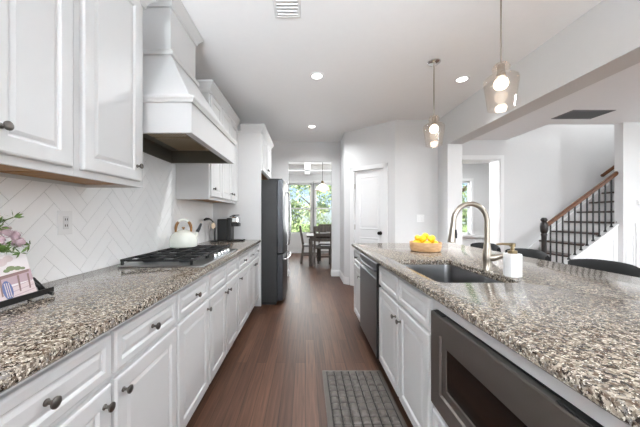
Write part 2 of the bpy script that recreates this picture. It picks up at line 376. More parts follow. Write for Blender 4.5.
def window(name, x0, x1, y, z0, z1, rails=1, cols=1):
    fr = nb(); t = .055
    for a, b, c, d in ((x0-.07, x1+.07, z1, z1+.08), (x0-.07, x0, z0-.05, z1), (x1, x1+.07, z0-.05, z1)): box(fr, a, b, y-.02, y, c, d)
    box(fr, x0-.09, x1+.09, y-.05, y, z0-.05, z0)
    for a, b, c, d in ((x0, x0+t, z0, z1), (x1-t, x1, z0, z1), (x0, x1, z0, z0+t), (x0, x1, z1-t, z1), (x0, x1, (z0+z1)/2-.025, (z0+z1)/2+.025)): box(fr, a, b, y+.04, y+.09, c, d)
    o = struct(name, fr, 'trim')
    obj('pane', B(x0+t, x1-t, y+.062, y+.066, z0+t, z1-t), 'glass', o)
    return o
window('window_1', -.60, .215, 9.1, .64, 2.34)
window('window_2', .315, 1.13, 9.1, .64, 2.34)
window('window_3', 3.72, 4.86, 8.0, .70, 2.27)

# pantry door
door = nb()
rs = [(0, -.035), (0, 0), (.0, 0)]
dw = DX1-DX0-.07
O = PA+pu*(DX0+.035)+pn*(-.03)+Vector((0, 0, .012))
dquad(DX0+.035, DX1-.035, .012, 2.03, -.065, -.030, bmm=door)
dr = struct('door_1', door, 'trim')
for i, (a, b) in enumerate(((.10, .86), (1.02, 1.91))):
    bm = nb(); w_ = dw-.2
    rings(bm, PA+pu*(DX0+.135)+pn*(-.0299)+Vector((0, 0, a)), pu, (0, 0, 1), pn, w_, b-a, [(-.012, 0), (-.006, .006), (.004, .006), (.016, -.0002), (.024, -.0002), (.05, .004)], back=False)
    obj('door_panel', bm, 'trim', dr)
bm = nb()
for a, b in ((DX0-.04, DX0+.033), (DX1-.033, DX1+.04)): dquad(a, b, 0, 2.105, .018, -.12, bmm=bm)
dquad(DX0-.04, DX1+.04, 2.035, 2.105, .018, -.12, bmm=bm)
obj('casing', bm, 'trim', dr)
kp = PA+pu*(DX1-.10)+pn*(-.03)+Vector((0, 0, .955))
obj('door_knob', lathe(nb(), [(0, 0), (.03, 0), (.03, .006), (.012, .012), (.011, .035), (.024, .042), (.029, .055), (.024, .068), (0, .072)], kp, pn, 16), 'knobblack', dr, 50)
for z in (1.72, 1.0, .2): obj('hinge', lathe(nb(), [(0, 0), (.008, 0), (.008, .09), (0, .09)], PA+pu*(DX0+.034)+pn*(-.022)+Vector((0, 0, z)), (0, 0, 1), 8), 'nickel', dr)

# outside
struct('ground_outside', B(-30, 30, 9.3, 60, -.6, -.5), 'lawn')

# backsplash of herringbone tile
def clip(poly, a, b, c):
    out = []
    for i, p in enumerate(poly):
        q = poly[(i+1) % len(poly)]; dp, dq = a*p[0]+b*p[1]-c, a*q[0]+b*q[1]-c
        if dp <= 0: out.append(p)
        if (dp < 0 < dq) or (dq < 0 < dp): t = dp/(dp-dq); out.append((p[0]+t*(q[0]-p[0]), p[1]+t*(q[1]-p[1])))
    return out
def herring(bm, y0, y1, z0, z1, x, W=.074, n=4, g=.002):
    c, s = math.cos(PI/4), math.sin(PI/4); R = 46
    for i in range(-R, R):
        for j in range(-R, R):
            t = (i-j) % (2*n)
            if t == 0: q = (i, j, i+n, j+1)
            elif t == 2*n-1: q = (i, j, i+1, j+n)
            else: continue
            a, b, d, e = q[0]*W+g/2, q[1]*W+g/2, q[2]*W-g/2, q[3]*W-g/2
            pl = [(2.0+c*u-s*v, 1.2+s*u+c*v) for u, v in ((a, b), (d, b), (d, e), (a, e))]
            for A in ((-1, 0, -y0), (1, 0, y1), (0, -1, -z0), (0, 1, z1)):
                pl = clip(pl, *A)
                if len(pl) < 3: break
            if len(pl) >= 3: prism(bm, [(x, p[0], p[1]) for p in pl], (.003, 0, 0))
bm = nb()
for r in ((.36, 3.735, .915, 1.404), (1.585, 2.655, 1.404, 1.75)): herring(bm, *r, WL+.004)
for f in bm.faces: f.material_index = 0
n0 = len(bm.faces); box(bm, WL, WL+.0055, .36, 3.735, .915, 1.404); box(bm, WL, WL+.0055, 1.585, 2.655, 1.404, 1.75)
bm.faces.ensure_lookup_table()
for f in bm.faces[n0:]: f.material_index = 1
struct('wall_backsplash', bm, ['tile', 'grout'])

# ------------------------------------------------------------------ cabinets
T = .02
DOOR = [(0, 0), (0, T-.006), (.003, T-.002), (.008, T), (.055, T), (.060, T-.004), (.063, T-.009), (.068, T-.009), (.072, T-.007), (.082, T-.003), (.086, T-.003)]
DRAW = [(0, 0), (0, T-.006), (.003, T-.002), (.008, T), (.030, T), (.034, T-.004), (.037, T-.008), (.041, T-.008), (.045, T-.006), (.054, T-.003), (.057, T-.003)]
KN = [(0, 0), (.009, 0), (.009, .003), (.005, .006), (.005, .015), (.010, .019), (.0145, .023), (.0145, .027), (.010, .030), (0, .031)]
def front(parent, name, side, xf, y0, y1, z0, z1, knob=None, prof=None):
    """a cabinet front; side +1 faces +X (left run), -1 faces -X (island)"""
    bm = nb(); N = (side, 0, 0); prof = prof or (DOOR if z1-z0 > .3 else DRAW)
    rings(bm, (xf, y0, z0), (0, 1, 0), (0, 0, 1), N, y1-y0, z1-z0, prof)
    o = obj(name, bm, 'cab', parent)
    if knob: obj('knob', lathe(nb(), KN, (xf+side*T, knob[0], knob[1]), N, 14), 'knob', o, 50)
    return o
FB = -.657                                       # left base face-frame plane
def base_cab(label, y0, y1, units, drawer_knobs=True, ztop=.879):
    t = thing('base_cabinet', label, 'cabinet', ((WL+FB)/2, (y0+y1)/2, 0))
    obj('body', B(WL+.002, FB, y0+.0006, y1-.0006, .10, ztop), 'cabin', t)
    obj('toe_kick', B(WL+.002, FB-.06, y0+.0006, y1-.0006, 0, .0995), 'cabin', t)
    for a, b, k in units:
        ym = (a+b)/2
        front(t, 'drawer' if drawer_knobs else 'false_drawer_front', 1, FB, a+.009, b-.009, .712, .852, (ym, .782) if drawer_knobs else None)
        ky = {'l': a+.045, 'r': b-.045}[k]
        front(t, 'door', 1, FB, a+.009, b-.009, .112, .69, (ky, .635))
    return t
base_cab('white double-door base cabinet nearest the viewer, beneath the picture stand end of the left counter', .43, 1.36, [(.43, .906, 'r'), (.906, 1.36, 'l')])
base_cab('white one-door one-drawer base cabinet just before the cooktop cabinet', 1.36, 1.81, [(1.36, 1.81, 'r')])
base_cab('white double-door base cabinet with knobless false drawer fronts beneath the gas cooktop', 1.81, 2.586, [(1.81, 2.2, 'r'), (2.2, 2.586, 'l')], False)
base_cab('white one-door one-drawer base cabinet just beyond the cooktop cabinet', 2.586, 3.065, [(2.586, 3.065, 'l')])
base_cab('white double-door base cabinet beside the refrigerator, under the coffee machine', 3.065, 3.735, [(3.065, 3.40, 'r'), (3.40, 3.735, 'l')])

def rect_loop(x0, x1, y0, y1, r, n=4):
    out = []
    for cx, cy, a0 in ((x1-r, y1-r, 0), (x0+r, y1-r, 90), (x0+r, y0+r, 180), (x1-r, y0+r, 270)):
        for i in range(n+1):
            a = math.radians(a0+90*i/n); out.append((cx+r*math.cos(a), cy+r*math.sin(a)))
    return out
def slab(x0, x1, y0, y1, z0, z1, r=.01, hole=None, c=.006):
    bm = nb()
    def loops(f, sgn):
        Ls = []
        for ins, z in ((c, z1), (c*.3, z1-c*.3), (0, z1-c), (0, z0+c), (c, z0)):
            Ls.append([bm.verts.new((p[0], p[1], z)) for p in f(ins*sgn)])
        for A, Bq in zip(Ls, Ls[1:]):
            for i in range(len(A)): bm.faces.new((A[i], A[(i+1) % len(A)], Bq[(i+1) % len(A)], Bq[i]))
        return Ls
    o = loops(lambda i: rect_loop(x0+i, x1-i, y0+i, y1-i, max(r, .012)), 1)
    hs = loops(lambda i: rect_loop(hole[0]+i, hole[1]-i, hole[2]+i, hole[3]-i, hole[4], 8), -1) if hole else None
    for k in (0, -1):
        es = []
        for lp in ([o[k]] + ([hs[k]] if hs else [])):
            for i in range(len(lp)): es.append(bm.edges.get((lp[i], lp[(i+1) % len(lp)])))
        bmesh.ops.triangle_fill(bm, edges=es, use_beauty=True)
    return bm
XL = -.612
tag(obj('countertop', slab(WL+.008, XL, .36, 3.735, .88, .915), 'granite', smooth=30), 'speckled brown granite countertop along the tiled left wall', 'countertop')

# upper cabinets
FU = -.945
CROWN = [(0, 2.45), (.012, 2.45), (.016, 2.475), (.048, 2.525), (.055, 2.53), (.055, 2.548), (0, 2.548)]
def upper_cab(label, y0, y1, doors, crown_path, z0=1.404, z1=2.47, xf=FU, name='wall_cabinet', lips=()):
    t = thing(name, label, 'cabinet', ((WL+xf)/2, (y0+y1)/2, z0))
    bm = nb(); box(bm, WL+.002, xf, y0, y1, z0+.022, z1)
    box(bm, xf-.02, xf, y0, y1, z0, z0+.022); [box(bm, WL+.010, xf-.02, q, q+.016, z0, z0+.022) for q in lips]
    obj('body', bm, 'cabin', t)
    obj('underside_panel', B(WL+.010, xf-.021, y0+.0165, y1-.0165, z0+.017, z0+.0215), 'ply', t)
    for a, b, ky in doors: front(t, 'door', 1, xf, a, b, z0+.03, z1-.03, (ky, z0+.11))
    obj('crown_moulding', sweep(nb(), crown_path, CROWN, 1), 'cab', t)
    return t
upper_cab('white wall cabinet nearest the viewer, above the picture stand', .46, 1.1075, [(.475, .765, .72), (.79, 1.087, .825)], [(FU, .46), (FU, 1.1075)], lips=(.46,))
upper_cab('white single-door wall cabinet immediately before the range hood', 1.1085, 1.58, [(1.136, 1.535, 1.495)], [(FU, 1.1085), (FU, 1.58), (WL+.01, 1.58)], lips=(1.564,))
upper_cab('white three-door wall cabinet between range hood and refrigerator, above the coffee machine', 2.66, 3.735, [(2.68, 3.015, 2.73), (3.035, 3.40, 3.36), (3.42, 3.72, 3.46)], [(WL+.01, 2.66), (FU, 2.66), (FU, 3.735)], lips=(2.66, 3.719))
# tall refrigerator surround
XF = -.612
t = thing('refrigerator_surround', 'white side panels and two-door cabinet boxed around and over the refrigerator', 'cabinet', (-.93, 4.25, 0))
obj('side_panel', B(WL+.002, XF, 3.737, 3.762, 0, 2.41), 'cab', t)
obj('side_panel', B(WL+.002, XF, 4.73, 4.755, 0, 2.41), 'cab', t)
bm = nb(); box(bm, WL+.002, XF, 3.762, 4.73, 1.86, 2.41); b_ = obj('overhead_cabinet', bm, 'cabin', t)
obj('underside_panel', B(WL+.01, XF-.02, 3.77, 4.72, 1.855, 1.8595), 'ply', b_)
for a, b, k in ((3.78, 4.24, 4.20), (4.255, 4.715, 4.295)): 
    o = front(t, 'door', 1, XF, a, b, 1.875, 2.38, (k, 1.95))
obj('crown_moulding', sweep(nb(), [(FU+.06, 3.737), (XF, 3.737), (XF, 4.755), (WL+.01, 4.755)], [(a, z-.06) for a, z in CROWN], 1), 'cab', t)

# refrigerator
t = thing('refrigerator', 'dark stainless french-door refrigerator with bottom freezer drawer', 'refrigerator', (-.8, 4.245, 0))
f0, f1, fx = 3.785, 4.70, -.395
obj('body', B(WL+.06, fx, f0, f1, .04, 1.745, bev=.006), 'fridge_side', t)
obj('base_grille', B(WL+.1, fx-.02, f0+.02, f1-.02, 0, .0395), 'dark', t)
obj('hinge_cover', B(fx-.12, fx+.07, f0+.01, f0+.07, 1.7455, 1.762, bev=.004), 'black', t)
obj('hinge_cover', B(fx-.12, fx+.07, f1-.07, f1-.01, 1.7455, 1.762, bev=.004), 'black', t)
def fdoor(y0, y1, z0, z1, name):
    bm = nb(); n = 7; d = .075; prof = []
    for i in range(n+1):
        y = y0+(y1-y0)*i/n; q = 2*((y-f0)/(f1-f0))-1
        prof.append((fx+.004+d+.022*(1-q*q), y, z0))
    prism(bm, [(fx+.004, y0, z0)]+prof+[(fx+.004, y1, z0)], (0, 0, z1-z0))
    bmesh.ops.bevel(bm, geom=[e for e in bm.edges], offset=.003, segments=1, affect='EDGES')
    return obj(name, bm, 'steel_d', t)
ym = (f0+f1)/2
for y0, y1, hy in ((f0, ym-.003, ym-.06), (ym+.003, f1, ym+.06)):
    o = fdoor(y0, y1, .72, 1.745, 'door')
    q = 2*((hy-f0)/(f1-f0))-1; xx = fx+.079+.022*(1-q*q)
    pts = [(xx-.004, hy, .80)]+[(xx+.035+.03*math.sin(PI*i/8), hy, .80+.8*i/8) for i in range(9)]+[(xx-.004, hy, 1.60)]
    obj('handle', tube(nb(), pts, .011, 8), 'chrome', o, 50)
o = fdoor(f0, f1, .06, .705, 'freezer_drawer')
pts = [(fx+.075, f0+.07, .63)]+[(fx+.125+.03*math.sin(PI*i/8), f0+.07+(f1-f0-.14)*i/8, .63) for i in range(9)]+[(fx+.075, f1-.07, .63)]
obj('handle', tube(nb(), pts, .011, 8), 'chrome', o, 50)

# range hood
t = thing('range_hood', 'white tapered cabinet-style range hood with chimney above the cooktop', 'range hood', (-1.0, 2.1, 1.73))
hx, hy0, hy1, hz0, hz1 = -.675, 1.612, 2.58, 1.734, 1.925
w0 = WL+.008
bm = nb(); tk = .045
box(bm, hx-tk, hx, hy0, hy1, hz0, hz1); box(bm, w0, hx-tk, hy0, hy0+.022, hz0, hz1); box(bm, w0, hx-tk, hy1-.022, hy1, hz0, hz1); box(bm, w0, hx-tk, hy0+.022, hy1-.022, hz1-.02, hz1)
obj('canopy', bm, 'cab', t)
bm = nb(); lx0, lx1, ly0, ly1 = w0+.002, hx-tk-.001, hy0+.023, hy1-.023
for q in ((lx0, lx0+.01, ly0, ly1), (lx1-.01, lx1, ly0, ly1), (lx0, lx1, ly0, ly0+.01), (lx0, lx1, ly1-.01, ly1)): box(bm, *q, hz0+.003, hz1-.022)
box(bm, lx0, lx1, ly0, ly1, hz1-.075, hz1-.06)
ln = obj('liner', bm, 'liner', t)
for a, b in ((ly0+.06, 2.07), (2.10, ly1-.06)):
    bm = nb(); rings(bm, (lx0+.10, a, hz1-.0755), (1, 0, 0), (0, 1, 0), (0, 0, -1), .30, b-a, [(0, 0), (0, .008), (.012, .010), (.016, .004)], back=False)
    for k in range(11): box(bm, lx0+.13+k*.022, lx0+.14+k*.022, a+.02, b-.02, hz1-.086, hz1-.0805)
    obj('filter', bm, 'filt', ln)
obj('control_strip', B(lx1-.075, lx1-.03, 1.9, 2.3, hz1-.09, hz1-.0755, bev=.003), 'black', ln)
LEDGE = [(0, hz1-.012), (.010, hz1-.012), (.014, hz1), (.022, hz1+.012), (.022, hz1+.024), (0, hz1+.024)]
obj('ledge_moulding', sweep(nb(), [(w0, hy0), (hx, hy0), (hx, hy1), (w0, hy1)], LEDGE, 1), 'cab', t)
cx, cy0, cy1, cz = -.935, 1.885, 2.31, 2.36
bm = nb()
lo = [bm.verts.new(p) for p in ((w0, hy0+.01, hz1+.024), (hx-.01, hy0+.01, hz1+.024), (hx-.01, hy1-.01, hz1+.024), (w0, hy1-.01, hz1+.024))]
hi = [bm.verts.new(p) for p in ((w0, cy0, cz), (cx, cy0, cz), (cx, cy1, cz), (w0, cy1, cz))]
for i in range(4): bm.faces.new((lo[i], lo[(i+1) % 4], hi[(i+1) % 4], hi[i]))
bm.faces.new(lo[::-1]); bm.faces.new(hi); obj('tapered_body', bm, 'cab', t)
obj('neck_moulding', sweep(nb(), [(w0, cy0), (cx, cy0), (cx, cy1), (w0, cy1)], [(0, cz-.012), (.022, cz-.012), (.026, cz), (.022, cz+.018), (.01, cz+.03), (0, cz+.03)], 1), 'cab', t)
obj('chimney', B(w0, cx, cy0, cy1, cz, H-.002), 'cab', t)
obj('crown_moulding', sweep(nb(), [(w0, cy0), (cx, cy0), (cx, cy1), (w0, cy1)], [(0, H-.085), (.01, H-.085), (.014, H-.065), (.045, H-.018), (.052, H-.014), (.052, H-.002), (0, H-.002)], 1), 'cab', t)

# gas cooktop
t = thing('gas_cooktop', 'stainless gas cooktop with black cast-iron grates set into the left counter', 'cooktop', (-.95, 2.1, .915))
kx0, kx1, ky0, ky1 = -1.205, -.648, 1.725, 2.625
obj('tray', slab(kx0, kx1, ky0, ky1, .9155, .925, r=.02, c=.003), 'tray', t)
burn = [(-1.07, 1.885, .05), (-.83, 1.885, .042), (-.97, 2.175, .06), (-1.07, 2.46, .05), (-.83, 2.46, .042)]
for x, y, r in burn:
    b_ = obj('burner', lathe(nb(), [(0, 0), (r, 0), (r, .008), (r*.8, .010), (r*.8, .014), (0, .014)], (x, y, .9253), seg=20), 'steel_d', t, 40)
    obj('burner_cap', lathe(nb(), [(0, .0145), (r*.85, .0145), (r*.85, .021), (r*.7, .024), (0, .0245)], (x, y, .9253), seg=20), 'iron', b_, 40)
gz = .962
for a, b in ((1.742, 2.025), (2.035, 2.315), (2.325, 2.605)):
    bm = nb(); gx0, gx1 = -1.19, -.722; bw = .013
    for q in ((gx0, gx0+bw, a, b), (gx1-bw, gx1, a, b), (gx0, gx1, a, a+bw), (gx0, gx1, b-bw, b)): box(bm, *q, gz-.015, gz, bev=.003)
    m_ = (a+b)/2
    box(bm, gx0+bw, gx1-bw, m_-.006, m_+.006, gz-.013, gz+.002)
    for x in (-1.08, -.965, -.85): box(bm, x-.006, x+.006, a+bw, b-bw, gz-.013, gz+.002)
    for x in (gx0+.004, gx1-.018):
        for y in (a+.002, b-.016): box(bm, x, x+.014, y, y+.014, .9255, gz-.014)
    obj('grate', bm, 'iron', t)
for i in range(5):
    k = obj('control_knob', lathe(nb(), [(0, 0), (.02, 0), (.02, .004), (.016, .006), (.014, .026), (.012, .029), (0, .029)], (-.685, 2.06+i*.085, .9253), seg=16), 'chrome', t, 40)

# kettle standing on the far grate
KX, KY, KZ = -1.09, 2.43, gz+.0025
t = thing('kettle', 'cream enamel kettle with wooden arched handle on the cooktop', 'kettle', (KX, KY, KZ))
obj('body', lathe(nb(), [(0, 0), (.105, 0), (.116, .006), (.119, .03), (.117, .06), (.108, .095), (.088, .122), (.066, .135), (.055, .138), (0, .138)], (KX, KY, KZ), seg=32), 'kettle', t, 50)
ld = obj('lid', lathe(nb(), [(.054, .1385), (.052, .145), (.03, .153), (0, .155)], (KX, KY, KZ), seg=24), 'kettle', t, 50)
obj('lid_knob', lathe(nb(), [(0, .155), (.008, .155), (.007, .162), (.015, .168), (.014, .176), (0, .179)], (KX, KY, KZ), seg=14), 'kwood', ld, 50)
hd = Vector((.93, .35, 0)).normalized()
kp0 = Vector((KX, KY, KZ))
arch = [kp0+hd*(.064*math.cos(a))+Vector((0, 0, .13+.112*math.sin(a)**.7)) for a in [PI*i/14 for i in range(15)]]
obj('handle', tube(nb(), [arch[0]+Vector((0, 0, -.015))]+arch[1:5], [.006, .012, .013, .013, .011], 10), 'kwood', t, 60)
obj('handle', tube(nb(), arch[10:14]+[arch[14]+Vector((0, 0, -.015))], [.011, .013, .013, .012, .006], 10), 'kwood', t, 60)
obj('handle_grip', tube(nb(), arch[4:11], .0125, 10), 'kettle', t, 60)
sp = [kp0+hd*a+Vector((0, 0, z)) for a, z in ((.085, .085), (.105, .11), (.112, .125), (.118, .137))]
s_ = obj('spout', tube(nb(), sp, [.026, .02, .016, .014], 12), 'kettle', t, 60)
obj('whistle', tube(nb(), [sp[-1]-hd*.004+Vector((0, 0, -.006)), sp[-1]+hd*.010+Vector((0, 0, .02)), sp[-1]+hd*.03+Vector((0, 0, .07))], [.016, .014, .009], 10), 'black', s_, 60)

# coffee machine
t = thing('coffee_machine', 'black single-serve coffee machine with chrome head by the refrigerator panel', 'coffee maker', (-1.02, 3.56, .915))
cz0 = .9155
obj('water_tank', B(-1.14, -1.015, 3.50, 3.62, cz0+.004, cz0+.285, bev=.012, seg=2), 'black', t)
obj('body', B(-1.013, -.955, 3.48, 3.64, cz0, cz0+.30, bev=.012, seg=2), 'black', t)
obj('brew_head', B(-.953, -.865, 3.49, 3.63, cz0+.235, cz0+.315, bev=.014, seg=2), 'chrome', t)
obj('outlet_spout', B(-.953, -.86, 3.50, 3.62, cz0+.19, cz0+.233, bev=.01, seg=2), 'black', t)
bm = nb(); box(bm, -.953, -.80, 3.50, 3.62, cz0, cz0+.02, bev=.005); tr = obj('drip_tray', bm, 'black', t)
obj('drip_grid', B(-.94, -.815, 3.51, 3.61, cz0+.0205, cz0+.024, bev=.001), 'chrome', tr)
obj('lever', tube(nb(), [(-.975, 3.50, cz0+.312), (-.93, 3.50, cz0+.335), (-.87, 3.56, cz0+.337), (-.93, 3.62, cz0+.335), (-.975, 3.62, cz0+.312)], .006, 8), 'black', t, 60)

# gooseneck stand with a wooden disc
gx, gy = -1.145, 3.43
t = thing('hook_stand', 'black gooseneck hook stand on the counter beside the coffee machine', 'stand', (gx, gy, .915))
obj('base', lathe(nb(), [(0, 0), (.05, 0), (.05, .006), (.04, .012), (0, .014)], (gx, gy, .9155), seg=20), 'black', t, 40)
pts = [(gx, gy, .925), (gx-.004, gy, 1.0), (gx, gy, 1.08), (gx-.005, gy-.01, 1.15)]
obj('neck', tube(nb(), [(gx, gy, .925), (gx, gy, 1.02), (gx+.005, gy-.01, 1.10), (gx-.002, gy-.03, 1.155), (gx-.02, gy-.06, 1.19), (gx-.035, gy-.1, 1.205)], [.012, .011, .009, .008, .009, .010], 10), 'black', t, 60)
obj('hook_tip', tube(nb(), [(gx-.035, gy-.1, 1.205), (gx-.05, gy-.16, 1.205), (gx-.055, gy-.20, 1.195)], [.012, .016, .012], 10), 'black', t, 60)
obj('hanging_disc', lathe(nb(), [(0, 0), (.026, 0), (.028, .005), (.026, .01), (0, .01)], (gx-.004, gy-.05, 1.12), (.8, -.6, 0), 18, 1.0, 1.4), 'palewood', t, 40)

# wall outlets and switch
def outlet(name, label, O, U, N, w=.075, h=.12, kind='outlet'):
    O, U, N = Vector(O), Vector(U), Vector(N)
    bm = nb(); rings(bm, O-U*w/2-Vector((0, 0, h/2)), U, (0, 0, 1), N, w, h, [(0, 0), (0, .003), (.003, .006)])
    p = tag(obj(name, bm, 'plate'), label, 'outlet' if kind == 'outlet' else 'switch')
    n = 1 if w < .1 else 2
    for i in range(n):
        c = O+U*((i-(n-1)/2)*.046)
        if kind == 'outlet':
            bm = nb(); rings(bm, c-U*.017-Vector((0, 0, .034))+N*.006, U, (0, 0, 1), N, .034, .068, [(0, 0), (0, .001), (.002, .002)]); f = obj('receptacle', bm, 'ventw', p)
            for z in (-.020, .012):
                for s_ in (-.007, .005):
                    q = c+U*s_+Vector((0, 0, z))+N*.0081; bm = nb(); rings(bm, q, U, (0, 0, 1), N, .0028, .010, [(0, 0), (0, .0006)]); obj('slot', bm, 'dark', f)
        else:
            bm = nb(); rings(bm, c-U*.016-Vector((0, 0, .033))+N*.006, U, (0, 0, 1), N, .032, .066, [(0, 0), (0, .003), (.003, .005)]); obj('rocker', bm, 'plate', p)
outlet('wall_outlet', 'white outlet plate on the herringbone tile near the picture stand', (WL+.0075, 1.432, 1.205), (0, 1, 0), (1, 0, 0), .085, .125)
outlet('wall_outlet', 'white outlet plate on the tile behind the black hook stand', (WL+.0075, 3.62, 1.10), (0, 1, 0), (1, 0, 0))
outlet('wall_switch', 'white double light switch plate on the wall right of the pantry door', (1.83, 4.335, 1.20), (1, 0, 0), (0, -1, 0), .12, .12, 'switch')

# picture board on an easel with sprig vase behind
ex, ey0, ey1 = -1.06, .84, 1.065
t = thing('tabletop_easel', 'small black easel on the left counter holding a printed picture', 'easel', (ex, 1.04, .915))
bm = nb(); beam(bm, (ex, ey0, .93), (ex-.005, ey1+.06, .93), .035, .012); beam(bm, (ex+.022, ey0, .938), (ex+.017, ey1+.06, .938), .006, .02); tube(bm, [(ex-.012, ey1+.045, .93), (ex-.018, ey1+.035, .955), (ex-.03, ey1+.012, .985)], [.009, .007, .006], 8)
obj('ledge', bm, 'black', t)
for y in (ey0+.03, ey1+.04):
    obj('leg', tube(nb(), [(ex+.035, y, .9235), (ex+.005, y, .935), (ex-.045, y, .985), (ex-.075, y+.01, .9235)], .007, 8), 'black', t, 60)
t = thing('picture_board', 'printed picture of a pink patio table leaning on the black easel', 'picture', (ex, 1.04, .94))
lean = Vector((-.30, 0, 1)).normalized(); nv = Vector((1, 0, .30)).normalized()
bo = Vector((ex+.004, ey0, .938)); wid, hei = ey1-ey0, .165
bm = nb(); rings(bm, bo, (0, 1, 0), lean, nv, wid, hei, [(0, 0), (0, .006)]); obj('backing', bm, 'board', t)
def art(pts, m_, name, d):
    bm = nb(); v = [bo+Vector((0, a*wid, 0))+lean*(b*hei)+nv*(.0062+d) for a, b in pts]; prism(bm, v, nv*.0006); obj(name, bm, m_, t)
def ell(a, b, ra, rb, n=14): return [(a+ra*math.cos(2*PI*i/n), b+rb*math.sin(2*PI*i/n)) for i in range(n)]
art([(0, 0), (1, 0), (1, .30), (0, .26)], 'art5', 'painted_floor', 0)
art([(.2, .3), (1, .34), (1, .60), (.2, .50)], 'art1', 'painted_wall', 0)
art([(.3, .44), (.96, .54), (.97, .60), (.3, .52)], 'art2', 'painted_table', .0007)
for a in (.47, .74, .9): art([(a, .06+.1*a), (a+.022, .07+.1*a), (a+.05, .5), (a+.02, .5)], 'art2', 'painted_table_leg', .0007)
for k in range(4): art([(.60+.012*k, .05+.1*k), (.98, .12+.1*k), (.98, .135+.1*k), (.60+.012*k, .065+.1*k)], 'art1', 'painted_slat', .0003)
art(ell(.57, .22, .075, .21), 'art3', 'painted_chair', .0014)
for k in range(3): art([(.535+.03*k, .06), (.547+.03*k, .06), (.547+.03*k, .38), (.535+.03*k, .38)], 'art5', 'painted_chair_bar', .0021)
for a, b, r in ((.70, .68, .07), (.80, .66, .06), (.63, .64, .05), (.88, .64, .04)): art(ell(a, b, r, r*.8, 9), 'art4', 'painted_plant', .0014)
for a, b, r in ((.58, .84, .10), (.70, .90, .08), (.49, .92, .08)): art(ell(a, b, r, r*.9, 10), 'art5', 'painted_blossom', .0007)
# small vase of sprigs and pink blossom behind the easel
vx, vy = -1.20, .90
t = thing('flower_vase', 'small white vase of green sprigs and pink blossom behind the easel', 'vase', (vx, vy, .915))
obj('vase', lathe(nb(), [(0, 0), (.03, 0), (.04, .03), (.036, .08), (.02, .12), (.023, .135), (.017, .135), (.014, .12), (0, .115)], (vx, vy, .9155), seg=20), 'white', t, 60)
rnd = random.Random(3)
def sprig(tip, droop=.02):
    a = Vector((vx, vy, 1.03)); b = Vector(tip); bm = nb(); n = 9
    pts = [a.lerp(b, i/n)+Vector((0, 0, droop*math.sin(PI*i/n)*2)) for i in range(n+1)]
    tube(bm, pts, .0018, 5)
    for i in range(3, n+1):
        for s in range(5):
            d = Vector((rnd.uniform(-.6, .9), rnd.uniform(-1, 1), rnd.uniform(-.6, 1))).normalized()*.030; p = pts[i]
            q = d.cross(Vector((rnd.random(), rnd.random(), rnd.random()))).normalized()*.0055
            v = [bm.verts.new(x) for x in (p, p+d*.5+q, p+d, p+d*.5-q)]; bm.faces.new(v)
    obj('sprig', bm, 'sprig', t)
for tp in ((-1.08, 1.005, 1.235), (-1.09, .97, 1.20), (-1.09, 1.075, 1.125), (-1.08, 1.03, 1.10), (-1.12, .94, 1.25), (-1.09, .99, 1.12)): sprig(tp)
for bx, by, bz in ((-1.095, 1.025, 1.165), (-1.10, 1.0, 1.185), (-1.095, 1.04, 1.14), (-1.11, .985, 1.15)):
    bm = nb()
    tube(bm, [(vx, vy, 1.03), ((vx+bx)/2, (vy+by)/2, bz-.02), (bx, by, bz)], .0015, 5)
    for k in range(70):
        d = Vector((rnd.gauss(0, 1), rnd.gauss(0, 1), rnd.gauss(0, 1))).normalized(); p = Vector((bx, by, bz))+d*.021*rnd.uniform(.4, 1)
        u = d.cross(Vector((.3, .5, .8))).normalized()*.0065; q = d.cross(u).normalized()*.0065
        bm.faces.new([bm.verts.new(x) for x in (p+u, p+q, p-u, p-q)])
    obj('blossom', bm, 'pink', t)

# ------------------------------------------------------------------ island
XI, XB, FI = .549, 1.765, .594
SX0, SX1, SY0, SY1 = .655, 1.06, 1.33, 2.01
tag(obj('countertop', slab(XI, XB, .32, 3.27, .88, .915, r=.03, hole=(SX0, SX1, SY0, SY1, .035)), 'granite', smooth=30), 'speckled brown granite island countertop with cut-out for the sink', 'countertop')
# sink
bm = nb(); loops = []
for ins, z in ((-.02, .8795), (0.0, .8795), (.003, .86), (.008, .70), (.03, .685), (.09, .68)):
    loops.append([bm.verts.new((p[0], p[1], z)) for p in rect_loop(SX0-.004+ins, SX1+.004-ins, SY0-.004+ins, SY1+.004-ins, .045, 8)])
for A, Bq in zip(loops, loops[1:]):
    for i in range(len(A)): bm.faces.new((A[i], A[(i+1) % len(A)], Bq[(i+1) % len(A)], Bq[i]))
bm.faces.new(loops[-1])
t = thing('kitchen_sink', 'undermount stainless steel single-bowl sink in the island', 'sink', (.86, 1.67, .68))
obj('bowl', bm, 'sinksteel', t, 50)
obj('drain', lathe(nb(), [(0, .001), (.045, .001), (.045, .004), (.03, .003), (0, .002)], (.86, 1.67, .68), seg=20), 'chrome', t, 40)
IB = 1.22
def island_cab(label, y0, y1, fronts, low=None):
    t = thing('island_cabinet', label, 'cabinet', ((FI+IB)/2, (y0+y1)/2, 0)); zt = low or .879
    bm = nb(); box(bm, FI, IB, y0+.0006, y1-.0006, .10, zt)
    if low: box(bm, FI, FI+.02, y0+.0006, y1-.0006, low, .879); box(bm, IB-.02, IB, y0+.0006, y1-.0006, low, .879)
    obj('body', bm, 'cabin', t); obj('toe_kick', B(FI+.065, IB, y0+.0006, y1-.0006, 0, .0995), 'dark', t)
    for a, b, k, dk in fronts:
        front(t, 'drawer' if dk else 'false_drawer_front', -1, FI, a+.009, b-.009, .705, .852, ((a+b)/2, .78) if dk else None)
        front(t, 'door', -1, FI, a+.009, b-.009, .112, .683, ({'l': a+.045, 'r': b-.045}[k], .60))
    return t
